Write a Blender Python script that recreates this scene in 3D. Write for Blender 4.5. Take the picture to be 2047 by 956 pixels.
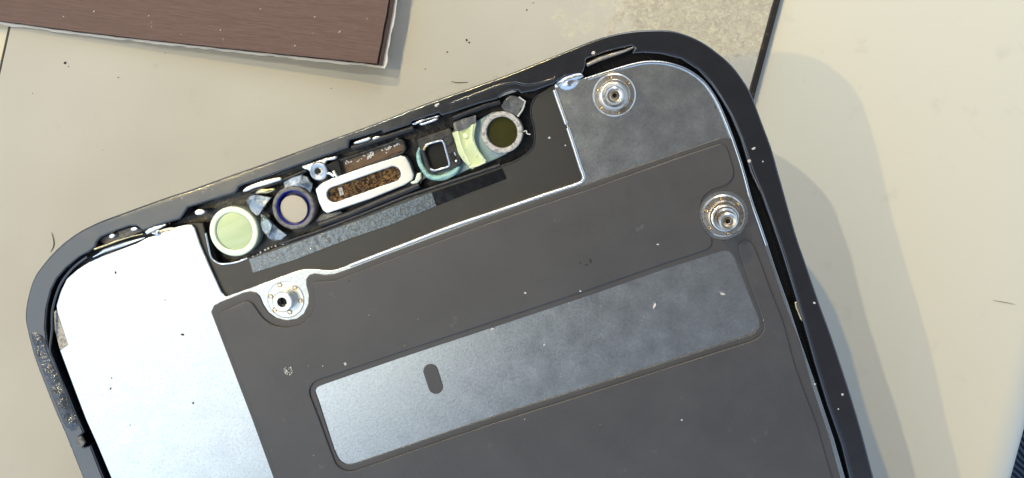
import bpy, bmesh, math, random
from mathutils import Vector, Matrix, noise
random.seed(7)
S = bpy.context.scene
COL = S.collection
for o in list(bpy.data.objects): bpy.data.objects.remove(o)

# ------------------------------------------------------------------ camera (1 unit = 1 cm)
F = 2000.0; W = 2047.0; H = 956.0; CX = W/2; CY = H/2
HT = 11.2
cd = bpy.data.cameras.new('camera'); cam = bpy.data.objects.new('camera', cd); COL.objects.link(cam)
cd.sensor_fit = 'HORIZONTAL'; cd.sensor_width = 36; cd.lens = 36*F/W
cd.clip_start = 0.1; cd.clip_end = 1000
cam.location = (0, 0, HT); S.camera = cam

# ------------------------------------------------------------------ light
world = bpy.data.worlds.new('World'); S.world = world; world.use_nodes = True
bg = world.node_tree.nodes['Background']
bg.inputs[1].default_value = 1.0
wn = world.node_tree.nodes; wk = world.node_tree.links
wtc = wn.new('ShaderNodeTexCoord'); wsx = wn.new('ShaderNodeSeparateXYZ'); wrp = wn.new('ShaderNodeValToRGB')
wk.new(wtc.outputs['Generated'], wsx.inputs[0]); wk.new(wsx.outputs['Z'], wrp.inputs[0]); wmr = wn.new('ShaderNodeMapRange'); wk.new(wsx.outputs['X'], wmr.inputs[0]); wmr.inputs[1].default_value = -0.2; wmr.inputs[2].default_value = 0.7
wmx = wn.new('ShaderNodeMixRGB'); wmx.blend_type = 'MULTIPLY'; wk.new(wmr.outputs[0], wmx.inputs[0]); wk.new(wrp.outputs[0], wmx.inputs[1]); wmx.inputs[2].default_value = (1.0, 0.94, 0.86, 1)   # warmer walls away from the window
wk.new(wmx.outputs[0], bg.inputs[0])
for i, (p_, c_) in enumerate(((0.0, (0.57, 0.80, 1.20)), (0.62, (0.52, 0.73, 1.10)), (0.86, (0.17, 0.19, 0.23)), (1.0, (0.135, 0.14, 0.15)))):   # room: pale walls, dim ceiling
    el = wrp.color_ramp.elements[i] if i < 2 else wrp.color_ramp.elements.new(p_)
    el.position = p_; el.color = (*c_, 1)

def lamp(name, loc, power, size, color):
    l = bpy.data.lights.new(name, 'POINT'); l.energy = power; l.shadow_soft_size = size; l.color = color
    o = bpy.data.objects.new(name, l); COL.objects.link(o); o.location = loc; return o
def lamp_dir(name, d, dist, e, size, color):
    d = Vector(d).normalized()*dist
    return lamp(name, d, e*4*math.pi*math.pi*dist*dist, size, color)
lamp_dir('ceiling_lamp', (-1.75, -0.20, 2.8), 60, 0.19, 0.34, (1.0, 0.74, 0.30))
lamp_dir('ceiling_lamp', (-1.45, 0.97, 2.8), 60, 0.21, 0.34, (1.0, 0.92, 0.66))
lamp_dir('ceiling_lamp', (-1.42, 2.05, 2.8), 60, 0.28, 0.34, (1.0, 0.74, 0.30))
wl = bpy.data.lights.new('window_light', 'AREA'); wl.shape = 'RECTANGLE'; wl.size = 42; wl.size_y = 42
wl.color = (0.92, 1.0, 0.98); wl.energy = 7200
wo = bpy.data.objects.new('window_light', wl); COL.objects.link(wo); wo.location = (-41.5, -21, 59)
wo.rotation_euler = (Vector((0,0,2)) - Vector(wo.location)).to_track_quat('-Z', 'Y').to_euler()

sl = bpy.data.lights.new('fill_light', 'AREA'); sl.shape = 'DISK'; sl.size = 4; sl.color = (1.0, 0.97, 0.90); sl.energy = 185  # added fill to brighten the board's upper part; not a lamp of the room
so = bpy.data.objects.new('fill_light', sl); COL.objects.link(so); so.location = (0.8, 7.8, 5.8)
so.rotation_euler = (Vector((4, 2, 0)) - Vector(so.location)).to_track_quat('-Z', 'Y').to_euler()

S.view_settings.view_transform = 'Standard'; S.view_settings.look = 'None'
S.view_settings.exposure = 0.0; S.view_settings.gamma = 1.0
S.render.engine = 'CYCLES'

# ------------------------------------------------------------------ planes and pixel helpers
def ray(x, y): return Vector(((x-CX)/F, -(y-CY)/F, -1.0))
CAM = Vector((0, 0, HT))
def on_z(x, y, z=0.0): return CAM + ray(x, y)*(HT-z)
e1 = Vector((13364, 4586, 2000)).normalized()
e2 = Vector((-5600, 15600, 2000)); e2 = (e2 - e1*e2.dot(e1)).normalized()
e3 = e1.cross(e2).normalized()
P0 = CAM + ray(855, 650)*9.1
PM = Matrix.Translation(P0) @ Matrix((e1, e2, e3)).transposed().to_4x4()
def L(x, y, h=0.0):
    r = ray(x, y); q = P0 + e3*h
    X = CAM + r*(e3.dot(q-CAM)/e3.dot(r))
    return (e1.dot(X-P0), e2.dot(X-P0))
def LL(pts, h=0.0): return [L(x, y, h) for x, y in pts]
BB = L(700, 265)[1] - 12.45          # far end of the panel, out of the picture

# ------------------------------------------------------------------ materials
def mat(name, col, rough=0.5, metal=0.0, cn=None, bump=None, rn=None, ior=1.45, coat=0, aniso=None, trans=0, sheen=None, extra=None, alpha=1):
    m = bpy.data.materials.new(name); m.use_nodes = True
    nt = m.node_tree; N = nt.nodes; K = nt.links; p = N['Principled BSDF']
    p.inputs['Base Color'].default_value = (*col, 1); p.inputs['Roughness'].default_value = rough
    p.inputs['Metallic'].default_value = metal; p.inputs['IOR'].default_value = ior
    p.inputs['Coat Weight'].default_value = coat; p.inputs['Coat Roughness'].default_value = 0.08
    p.inputs['Transmission Weight'].default_value = trans
    p.inputs['Alpha'].default_value = alpha
    tc = N.new('ShaderNodeTexCoord')
    def nz(scale, detail=6, rgh=0.6, stretch=None):
        t = N.new('ShaderNodeTexNoise'); t.inputs['Scale'].default_value = scale
        t.inputs['Detail'].default_value = detail; t.inputs['Roughness'].default_value = rgh
        if stretch:
            mp = N.new('ShaderNodeMapping'); mp.inputs['Scale'].default_value = stretch[:3]
            if len(stretch) > 3: mp.inputs['Rotation'].default_value = (0, 0, stretch[3])
            K.new(tc.outputs['Object'], mp.inputs[0]); K.new(mp.outputs[0], t.inputs['Vector'])
        else: K.new(tc.outputs['Object'], t.inputs['Vector'])
        return t
    def ramp(src, a, b, c0, c1):
        r = N.new('ShaderNodeValToRGB'); r.color_ramp.elements[0].position = a; r.color_ramp.elements[1].position = b
        r.color_ramp.elements[0].color = (*c0, 1); r.color_ramp.elements[1].color = (*c1, 1)
        K.new(src, r.inputs[0]); return r
    last = None
    if cn:                                     # list of (scale, lo, hi, colour, [stretch]) layers over the base colour
        rgb = N.new('ShaderNodeRGB'); rgb.outputs[0].default_value = (*col, 1); last = rgb.outputs[0]
        for c in cn:
            t = nz(c[0], 7, 0.6, c[4] if len(c) > 4 else None)
            r = ramp(t.outputs['Fac'], c[1], c[2], (0,0,0), (1,1,1))
            mx = N.new('ShaderNodeMixRGB'); K.new(r.outputs[0], mx.inputs[0]); K.new(last, mx.inputs[1])
            mx.inputs[2].default_value = (*c[3], 1); last = mx.outputs[0]
        K.new(last, p.inputs['Base Color'])
    if rn:
        t = nz(rn[0], 6, 0.65, rn[3] if len(rn) > 3 else None); r = ramp(t.outputs['Fac'], 0.3, 0.7, (rn[1],)*3, (rn[2],)*3)
        K.new(r.outputs[0], p.inputs['Roughness'])
    if bump:
        prev = None
        for b in bump:                         # (scale, distance, [stretch])
            t = nz(b[0], 5, 0.6, b[2] if len(b) > 2 else None)
            bn = N.new('ShaderNodeBump'); bn.inputs['Distance'].default_value = b[1]; bn.inputs['Strength'].default_value = 1
            K.new(t.outputs['Fac'], bn.inputs['Height'])
            if prev: K.new(prev.outputs[0], bn.inputs['Normal'])
            prev = bn
        K.new(prev.outputs[0], p.inputs['Normal'])
    if extra: extra(m, nt, N, K, p, tc, nz, ramp)
    return m

M = {}
M['metal'] = mat('brushed_steel', (0.71, 0.725, 0.71), 0.3, 1.0, cn=[(5, 0.45, 0.75, (0.69, 0.71, 0.715)), (38, 0.45, 0.75, (0.56, 0.58, 0.58)), (12, 0.60, 0.80, (0.60, 0.60, 0.59)), (3.0, 0.60, 0.68, (0.66, 0.66, 0.65), (0.5, 5, 1, 0.6))],
                 rn=(5, 0.20, 0.29), bump=[(60, 0.0005)])
M['bright'] = mat('polished_steel', (0.86, 0.87, 0.87), 0.16, 1.0, rn=(14, 0.10, 0.26), bump=[(20, 0.002)])
M['rim'] = mat('rim_steel', (0.93, 0.92, 0.88), 0.35, 1.0)
M['boss'] = mat('turned_steel', (0.90, 0.83, 0.72), 0.24, 1.0, cn=[(9, 0.50, 0.68, (0.42, 0.30, 0.18))], bump=[(14, 0.002)])
M['weld'] = mat('weld_spot', (0.50, 0.36, 0.18), 0.35, 1.0)
M['earframe'] = mat('satin_steel', (0.86, 0.88, 0.86), 0.34, 1.0, cn=[(6, 0.5, 0.8, (0.70, 0.72, 0.70))])
M['film'] = mat('graphite_film', (0.050, 0.047, 0.048), 0.5, 0, cn=[(1.4, 0.4, 0.7, (0.064, 0.060, 0.061)), (70, 0.45, 0.75, (0.060, 0.058, 0.060)), (6, 0.66, 0.8, (0.12, 0.115, 0.12))],
                bump=[(90, 0.0008), (1.6, 0.006)], ior=1.7, rn=(3, 0.42, 0.54))
M['olive'] = mat('matte_film', (0.030, 0.029, 0.026), 0.40, 0, cn=[(60, 0.45, 0.75, (0.026, 0.026, 0.025)), (5, 0.6, 0.8, (0.05, 0.048, 0.044))], bump=[(110, 0.0012)], ior=1.6)
M['frame'] = mat('black_frame_plastic', (0.009, 0.009, 0.012), 0.2, 0, rn=(5, 0.15, 0.23), ior=2.05,
                 cn=[(22, 0.70, 0.78, (0.05, 0.047, 0.045)), (3.2, 0.70, 0.76, (0.10, 0.055, 0.025))], bump=[(4, 0.002), (60, 0.0002)])
M['frame_ledge'] = mat('frame_ledge_plastic', (0.012, 0.012, 0.015), 0.45, 0, rn=(9, 0.38, 0.55), bump=[(14, 0.003)], ior=1.6)
M['black'] = mat('black_glass', (0.008, 0.008, 0.010), 0.22, 0, rn=(7, 0.15, 0.4), bump=[(8, 0.006)], ior=1.5)
M['gap'] = mat('gap_black', (0.006, 0.006, 0.007), 0.6)
M['crinkle'] = mat('crinkled_tape', (0.07, 0.105, 0.13), 0.14, 0, cn=[(44, 0.46, 0.58, (0.008, 0.010, 0.014))], bump=[(48, 0.0022)], ior=2.5)  # black tape; blue-grey base painted in for the window's reflection
M['tape_black'] = mat('glossy_black_tape', (0.008, 0.008, 0.010), 0.16, 0, bump=[(10, 0.004)], ior=1.45, cn=[(30, 0.70, 0.76, (0.10, 0.10, 0.11))])
M['glue'] = mat('torn_adhesive', (0.030, 0.032, 0.036), 0.25, 0, bump=[(18, 0.012)], ior=2.1, cn=[(12, 0.55, 0.7, (0.12, 0.12, 0.12))])
M['lens_ring_pale'] = mat('pale_lens_ring', (0.82, 0.90, 0.72), 0.35, 0.4, bump=[(12, 0.003)], ior=1.6)
M['lens_glass_green'] = mat('green_coated_glass', (0.46, 0.53, 0.30), 0.18, 0.75, cn=[(3, 0.4, 0.6, (0.52, 0.57, 0.35), (0.4, 3, 1, 0.2))])
M['ring_grey'] = mat('grey_lens_ring', (0.24, 0.225, 0.21), 0.4, 0, cn=[(30, 0.45, 0.65, (0.09, 0.085, 0.08)), (11, 0.6, 0.7, (0.30, 0.28, 0.26))], bump=[(40, 0.004)])
M['ring_speck'] = mat('speckled_lens_ring', (0.60, 0.57, 0.52), 0.4, 0, cn=[(34, 0.48, 0.62, (0.27, 0.25, 0.23)), (60, 0.6, 0.7, (0.12, 0.11, 0.10))], bump=[(50, 0.003)])
M['blue'] = mat('blue_lens_barrel', (0.004, 0.012, 0.22), 0.22, 0, ior=1.5)
M['silver_disc'] = mat('silver_disc', (0.44, 0.41, 0.36), 0.32, 0.55, cn=[(2, 0.3, 0.7, (0.42, 0.40, 0.36))])
M['olive_glass'] = mat('olive_glass', (0.050, 0.048, 0.010), 0.08, 0, cn=[(4, 0.5, 0.7, (0.035, 0.032, 0.008))], ior=1.5)
M['mesh'] = mat('brown_mesh', (0.07, 0.038, 0.020), 0.5, 0, cn=[(26, 0.45, 0.58, (0.36, 0.22, 0.08)), (40, 0.5, 0.6, (0.03, 0.018, 0.010))], bump=[(40, 0.02)])
M['crumb'] = mat('rusty_crumbs', (0.26, 0.14, 0.05), 0.4, 0.2, cn=[(9, 0.45, 0.55, (0.07, 0.035, 0.018))], bump=[(40, 0.01)])
M['brown_strip'] = mat('brown_gasket', (0.16, 0.10, 0.062), 0.45, 0, cn=[(18, 0.45, 0.7, (0.09, 0.055, 0.035))], bump=[(20, 0.004)])
M['flake'] = mat('white_flake', (0.75, 0.72, 0.66), 0.4, 0, bump=[(30, 0.01)])
M['teal'] = mat('teal_flex', (0.34, 0.50, 0.56), 0.28, 0, cn=[(5, 0.45, 0.65, (0.42, 0.56, 0.60))], bump=[(6, 0.01)], ior=1.6)
M['mint'] = mat('mint_tape', (0.46, 0.78, 0.70), 0.22, 0, cn=[(9, 0.5, 0.62, (0.36, 0.60, 0.60), (0.6, 3, 1, 0.6)), (14, 0.58, 0.66, (0.62, 0.80, 0.70))], bump=[(10, 0.02, (0.5, 3, 1, 0.5))])
M['yellow'] = mat('yellow_green_tape', (0.72, 0.80, 0.46), 0.25, 0, cn=[(6, 0.45, 0.6, (0.76, 0.84, 0.50)), (22, 0.58, 0.7, (0.40, 0.55, 0.22))], bump=[(9, 0.01)])
M['yellow_line'] = mat('yellow_crease', (0.90, 0.95, 0.60), 0.25, 0)
M['module'] = mat('sensor_body', (0.035, 0.035, 0.035), 0.4, 0, cn=[(14, 0.5, 0.65, (0.08, 0.078, 0.075)), (40, 0.55, 0.7, (0.015, 0.015, 0.015))], bump=[(30, 0.006)])
M['cleartape'] = mat('clear_wrinkled_tape', (0.42, 0.48, 0.52), 0.12, 0.7, cn=[(3.5, 0.5, 0.62, (0.14, 0.16, 0.18), (1, 3, 1, 0.5)), (7, 0.55, 0.65, (0.75, 0.78, 0.78))], bump=[(5, 0.05), (14, 0.02)], ior=1.6)  # pale streaks painted in for the tape's sheen
M['smoke'] = mat('smoky_plastic', (0.07, 0.075, 0.08), 0.25, 0, cn=[(6, 0.4, 0.6, (0.16, 0.165, 0.17)), (12, 0.6, 0.68, (0.02, 0.02, 0.022))], bump=[(7, 0.02)])
M['gold'] = mat('gold_contact', (0.80, 0.62, 0.34), 0.2, 1.0, bump=[(10, 0.01)])
M['dust'] = mat('pale_dust', (0.62, 0.60, 0.55), 0.7)
M['dirt'] = mat('dark_dirt', (0.05, 0.045, 0.04), 0.8)
M['hair'] = mat('hair_strand', (0.09, 0.08, 0.07), 0.5)
def glare_and_smudges(m, nt, N, K, p, tc, nz, ramp):
    # glare on the board near its right edge, painted into the colour, over crackled bumps
    mp = N.new('ShaderNodeMapping'); c = on_z(1440, 20); mp.inputs['Location'].default_value = (-c.x/3.6, -c.y/1.5, 0)
    mp.inputs['Scale'].default_value = (1/3.6, 1/1.5, 0)
    K.new(tc.outputs['Object'], mp.inputs[0])
    ln = N.new('ShaderNodeVectorMath'); ln.operation = 'LENGTH'; K.new(mp.outputs[0], ln.inputs[0])
    t = nz(2.6, 6, 0.7)
    ad = N.new('ShaderNodeMath'); ad.operation = 'ADD'; K.new(ln.outputs['Value'], ad.inputs[0]); K.new(t.outputs['Fac'], ad.inputs[1])
    mask = ramp(ad.outputs[0], 0.75, 1.55, (1,1,1), (0,0,0)); mask.color_ramp.interpolation = 'EASE'
    cr = nz(17, 9, 0.8); cr.inputs['Distortion'].default_value = 0.8
    crr = ramp(cr.outputs['Fac'], 0.42, 0.60, (0.62, 0.54, 0.40), (1.0, 0.92, 0.66))
    base = N.new('ShaderNodeRGB'); base.outputs[0].default_value = (0.70, 0.68, 0.60, 1)
    mxf = N.new('ShaderNodeMath'); mxf.operation = 'MULTIPLY'; K.new(mask.outputs[0], mxf.inputs[0]); mxf.inputs[1].default_value = 0.65
    cl = nz(0.35, 3, 0.5); clr = ramp(cl.outputs['Fac'], 0.35, 0.65, (0.515, 0.49, 0.42), (0.58, 0.56, 0.49)); 
    sm = nz(5, 8, 0.7); smr = ramp(sm.outputs['Fac'], 0.60, 0.80, (0,0,0), (0.35,0.35,0.35))
    mg = N.new('ShaderNodeMixRGB'); K.new(smr.outputs[0], mg.inputs[0]); K.new(clr.outputs[0], mg.inputs[1]); mg.inputs[2].default_value = (0.40, 0.38, 0.33, 1)
    mx = N.new('ShaderNodeMixRGB'); K.new(mxf.outputs[0], mx.inputs[0]); K.new(mg.outputs[0], mx.inputs[1]); K.new(crr.outputs[0], mx.inputs[2])
    K.new(mx.outputs[0], p.inputs['Base Color'])
    b1 = N.new('ShaderNodeBump'); b1.inputs['Distance'].default_value = 0.03; K.new(cr.outputs['Fac'], b1.inputs['Height']); K.new(mask.outputs[0], b1.inputs['Strength'])
    # soft wrinkles of the protective skin in the middle of the board
    w = nz(1.5, 4, 0.55); b2 = N.new('ShaderNodeBump'); b2.inputs['Distance'].default_value = 0.012; b2.inputs['Strength'].default_value = 1
    K.new(w.outputs['Fac'], b2.inputs['Height']); K.new(b1.outputs[0], b2.inputs['Normal'])
    K.new(b2.outputs[0], p.inputs['Normal'])
M['board'] = mat('worn_white_board', (0.66, 0.64, 0.56), 0.5, 0, ior=1.3, extra=glare_and_smudges)
M['table'] = mat('cream_laminate', (0.775, 0.74, 0.605), 0.4, 0, cn=[(0.25, 0.35, 0.7, (0.75, 0.72, 0.60)), (3, 0.6, 0.85, (0.66, 0.63, 0.53)), (40, 0.70, 0.8, (0.62, 0.58, 0.48))], bump=[(0.5, 0.01), (60, 0.0008)], rn=(2, 0.32, 0.5))
M['edge'] = mat('black_edge_band', (0.020, 0.018, 0.016), 0.45, cn=[(20, 0.6, 0.7, (0.09, 0.07, 0.05))])
M['edge_clear'] = mat('grey_edge_lip', (0.30, 0.33, 0.36), 0.35)
def brushed(m, nt, N, K, p, tc, nz, ramp):
    mp = N.new('ShaderNodeMapping'); mp.inputs['Rotation'].default_value = (0, 0, math.radians(7)); K.new(tc.outputs['Object'], mp.inputs[0])
    m2 = N.new('ShaderNodeMapping'); m2.inputs['Scale'].default_value = (3.2, 44, 1); K.new(mp.outputs[0], m2.inputs[0])
    t = N.new('ShaderNodeTexNoise'); t.inputs['Scale'].default_value = 1.3; t.inputs['Detail'].default_value = 8; t.inputs['Roughness'].default_value = 0.7
    K.new(m2.outputs[0], t.inputs['Vector'])
    r = ramp(t.outputs['Fac'], 0.35, 0.68, (0.112, 0.062, 0.054), (0.165, 0.098, 0.085))
    s = nz(15, 5, 0.6); r2 = ramp(s.outputs['Fac'], 0.68, 0.76, (0,0,0), (1,1,1))
    f = N.new('ShaderNodeMath'); f.operation = 'MULTIPLY'; K.new(r2.outputs[0], f.inputs[0]); f.inputs[1].default_value = 0.35
    mx = N.new('ShaderNodeMixRGB'); K.new(f.outputs[0], mx.inputs[0]); K.new(r.outputs[0], mx.inputs[1]); mx.inputs[2].default_value = (0.42, 0.30, 0.26, 1)
    K.new(mx.outputs[0], p.inputs['Base Color'])
    b = N.new('ShaderNodeBump'); b.inputs['Distance'].default_value = 0.006; K.new(t.outputs['Fac'], b.inputs['Height']); K.new(b.outputs[0], p.inputs['Normal'])
M['brown'] = mat('brown_brushed_card', (0.16, 0.09, 0.07), 0.5, 0, extra=brushed)
M['brown_dark'] = mat('dark_card_layer', (0.035, 0.018, 0.022), 0.5, 0, bump=[(20, 0.004)])
M['paper'] = mat('torn_paper_core', (0.80, 0.78, 0.74), 0.7, 0, bump=[(25, 0.01)])
def denim(m, nt, N, K, p, tc, nz, ramp):
    w = N.new('ShaderNodeTexWave'); w.inputs['Scale'].default_value = 5.5; w.bands_direction = 'DIAGONAL'; w.inputs['Distortion'].default_value = 1.5; w.inputs['Detail'].default_value = 3
    K.new(tc.outputs['Object'], w.inputs['Vector'])
    r = ramp(w.outputs['Fac'], 0.2, 0.8, (0.012, 0.018, 0.034), (0.10, 0.135, 0.19)); K.new(r.outputs[0], p.inputs['Base Color'])
    b = N.new('ShaderNodeBump'); b.inputs['Distance'].default_value = 0.03; K.new(w.outputs['Fac'], b.inputs['Height']); K.new(b.outputs[0], p.inputs['Normal'])
M['denim'] = mat('blue_denim', (0.05, 0.07, 0.11), 0.9, 0, extra=denim)

# ------------------------------------------------------------------ mesh helpers
def tag(o, label=None, cat=None, group=None, kind=None):
    if label: o['label'] = label
    if cat: o['category'] = cat
    if group: o['group'] = group
    if kind: o['kind'] = kind
    return o
def finish(name, bm, m, parent=None, smooth=35):
    bmesh.ops.remove_doubles(bm, verts=bm.verts, dist=1e-5)
    bmesh.ops.recalc_face_normals(bm, faces=bm.faces)
    for f in bm.faces: f.smooth = True
    for e in bm.edges:
        if len(e.link_faces) == 2 and e.calc_face_angle(0) > math.radians(smooth): e.smooth = False
    me = bpy.data.meshes.new(name); bm.to_mesh(me); bm.free()
    me.materials.append(M[m]); o = bpy.data.objects.new(name, me); COL.objects.link(o)
    if smooth < 50:
        wn_ = o.modifiers.new('weighted_normal', 'WEIGHTED_NORMAL'); wn_.keep_sharp = True; wn_.weight = 100
    if parent: o.parent = parent
    return o
def catmull(p, k=4, closed=True):
    n = len(p); out = []
    rng = range(n) if closed else range(n-1)
    for i in rng:
        g = lambda j: Vector(p[j % n]) if closed else Vector(p[max(0, min(n-1, j))])
        a, b, c, d = g(i-1), g(i), g(i+1), g(i+2)
        for s in range(k):
            t = s/k
            out.append(tuple(0.5*((2*b) + (c-a)*t + (2*a-5*b+4*c-d)*t*t + (-a+3*b-3*c+d)*t**3)))
    if not closed: out.append(tuple(p[-1]))
    return out
def rnd(p, r, k=5):
    """round every corner of a closed polygon"""
    n = len(p); out = []
    for i in range(n):
        a, b, c = Vector(p[i-1]), Vector(p[i]), Vector(p[(i+1) % n])
        q = min(r, (a-b).length*0.45, (c-b).length*0.45)
        s = b+(a-b).normalized()*q; e = b+(c-b).normalized()*q
        for j in range(k+1):
            t = j/k; out.append(tuple(s*(1-t)**2 + b*2*t*(1-t) + e*t*t))
    return out
def slab(name, polys, h0, h1, m, parent=None, bev=0.006, smooth=35, res=2):
    """flat solid from one outline and its holes, with softly bevelled rims"""
    cu = bpy.data.curves.new('c', 'CURVE'); cu.dimensions = '2D'; cu.fill_mode = 'BOTH'
    bev = min(bev, (h1-h0)*0.45)
    for pts in polys:
        sp = cu.splines.new('POLY'); sp.points.add(len(pts)-1)
        for i, q in enumerate(pts): sp.points[i].co = (q[0], q[1], 0, 1)
        sp.use_cyclic_u = True
    cu.extrude = (h1-h0)/2-bev; cu.bevel_depth = bev; cu.bevel_resolution = res; cu.offset = -bev
    ob = bpy.data.objects.new('c', cu); COL.objects.link(ob)
    dg = bpy.context.evaluated_depsgraph_get(); dg.update()
    me = bpy.data.meshes.new_from_object(ob.evaluated_get(dg))
    bm = bmesh.new(); bm.from_mesh(me)
    bmesh.ops.translate(bm, verts=bm.verts, vec=(0, 0, (h0+h1)/2))
    bpy.data.objects.remove(ob); bpy.data.curves.remove(cu); bpy.data.meshes.remove(me)
    return finish(name, bm, m, parent, smooth)
def lathe(name, c, prof, m, parent=None, seg=56, smooth=30, sx=1, sy=1, wob=0):
    bm = bmesh.new(); rings = []
    for r, h in prof:
        if r < 1e-6: rings.append([bm.verts.new((c[0], c[1], h))])
        else:
            ring = []
            for i in range(seg):
                a = 2*math.pi*i/seg; q = r*(1+wob*noise.noise(Vector((math.cos(a)*3+c[0], math.sin(a)*3, h*5))))
                ring.append(bm.verts.new((c[0]+q*sx*math.cos(a), c[1]+q*sy*math.sin(a), h)))
            rings.append(ring)
    for A, B in zip(rings, rings[1:]):
        for i in range(seg):
            j = (i+1) % seg
            if len(A) == 1 and len(B) > 1: bm.faces.new((A[0], B[i], B[j]))
            elif len(B) == 1 and len(A) > 1: bm.faces.new((A[i], A[j], B[0]))
            elif len(A) > 1: bm.faces.new((A[i], A[j], B[j], B[i]))
    return finish(name, bm, m, parent, smooth)
def tube(name, pts, r, m, parent=None, seg=8, closed=False, taper=None):
    bm = bmesh.new(); n = len(pts); P = [Vector(p) for p in pts]; rings = []
    for i in range(n):
        t = (P[min(i+1, n-1)]-P[max(i-1, 0)]).normalized()
        u = t.cross(Vector((0, 0, 1))); u = u.normalized() if u.length > 1e-6 else Vector((1, 0, 0)); v = t.cross(u)
        rr = r*(taper(i/(n-1)) if taper else 1)
        rings.append([bm.verts.new(P[i]+(u*math.cos(2*math.pi*k/seg)+v*math.sin(2*math.pi*k/seg))*rr) for k in range(seg)])
    for A, B in zip(rings, rings[1:]):
        for k in range(seg): bm.faces.new((A[k], A[(k+1) % seg], B[(k+1) % seg], B[k]))
    bm.faces.new(rings[0]); bm.faces.new(rings[-1])
    return finish(name, bm, m, parent, 60)
def resample(p, n):
    P = [Vector(q) for q in p]; d = [0]
    for a, b in zip(P, P[1:]): d.append(d[-1]+(b-a).length)
    out = []; k = 0
    for i in range(n):
        s = d[-1]*i/(n-1)
        while k < len(P)-2 and d[k+1] < s: k += 1
        t = (s-d[k])/max(1e-9, d[k+1]-d[k]); out.append(P[k].lerp(P[k+1], min(1, max(0, t))))
    return out
def sheet(name, A, B, n, m_, hf, h0, m, parent=None, smooth=60):
    """solid grid between two polylines: top height hf(x, y, u, v), skirt down to h0"""
    A = resample(A, n); B = resample(B, n); bm = bmesh.new(); G = []; Q = []
    for i in range(n):
        row = []; low = []
        for j in range(m_):
            p = A[i].lerp(B[i], j/(m_-1)); u, v = i/(n-1), j/(m_-1)
            row.append(bm.verts.new((p.x, p.y, hf(p.x, p.y, u, v))))
            low.append(bm.verts.new((p.x, p.y, h0(p.x, p.y, u, v) if callable(h0) else h0)))
        G.append(row); Q.append(low)
    for i in range(n-1):
        for j in range(m_-1):
            bm.faces.new((G[i][j], G[i+1][j], G[i+1][j+1], G[i][j+1]))
            bm.faces.new((Q[i][j], Q[i][j+1], Q[i+1][j+1], Q[i+1][j]))
        bm.faces.new((G[i][0], Q[i][0], Q[i+1][0], G[i+1][0])); bm.faces.new((G[i][-1], G[i+1][-1], Q[i+1][-1], Q[i][-1]))
    for j in range(m_-1):
        bm.faces.new((G[0][j], G[0][j+1], Q[0][j+1], Q[0][j])); bm.faces.new((G[-1][j], Q[-1][j], Q[-1][j+1], G[-1][j+1]))
    return finish(name, bm, m, parent, smooth)
def blob(bm, c, r, flat=0.5, seed=0, el=1.0, ang=0):
    g = bmesh.ops.create_icosphere(bm, subdivisions=1, radius=1)
    R = Matrix.Rotation(ang, 3, 'Z')
    for v in g['verts']:
        k = 1+0.45*noise.noise(v.co*1.7+Vector((seed*3.1, seed, 0)))
        v.co = Vector(c)+R @ Vector((v.co.x*r*k*el, v.co.y*r*k, v.co.z*r*k*flat))
def nz3(x, y, s, z=0): return noise.noise(Vector((x*s, y*s, z)))

# ================================================================== the setting: tabletop
d = Vector((on_z(2011, 956).x-on_z(2047, 823).x, on_z(2011, 956).y-on_z(2047, 823).y, 0)).normalized()   # direction of the table edge
nrm = Vector((-d.y, d.x, 0)); nrm = nrm if nrm.x > 0 else -nrm
pe = on_z(2047, 823); e_off = pe.dot(nrm)+0.27
R = 0.55; prof = [(-45, -2.5), (-45, 0)]
prof += [(x, 0) for x in (-30, -15, -8, -4, 0, 2)]
for i in range(13):
    a = math.pi/2*(1-i/12); prof.append((e_off-R+R*math.cos(a)*1.0, -R+R*math.sin(a)))
prof += [(e_off, -2.2), (e_off-0.3, -2.5)]
bm = bmesh.new(); rows = []
for s in (-40, -20, -10, -5, 0, 5, 10, 20, 40):
    rows.append([bm.verts.new(nrm*x+d*s+Vector((0, 0, z))) for x, z in prof])
for A, B in zip(rows, rows[1:]):
    n = len(A)
    for i in range(n): bm.faces.new((A[i], A[(i+1) % n], B[(i+1) % n], B[i]))
bm.faces.new(rows[0]); bm.faces.new(rows[-1])
tag(finish('tabletop', bm, 'table'), kind='structure')

# denim beyond the table edge
bm = bmesh.new(); g = []
for i in range(40):
    row = []
    for j in range(40):
        x = 2+i*0.35; y = -10+j*0.35
        z = -4.2-0.10*(x-8)**2*0.3+0.25*nz3(x, y, 0.5)+0.10*nz3(x, y, 1.6)
        row.append(bm.verts.new((x, y, z)))
    g.append(row)
for i in range(39):
    for j in range(39): bm.faces.new((g[i][j], g[i+1][j], g[i+1][j+1], g[i][j+1]))
bmesh.ops.solidify(bm, geom=bm.faces[:], thickness=0.1)
tag(finish('denim_cloth', bm, 'denim'), 'dark blue woven denim cloth below the table edge', 'cloth')

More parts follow.
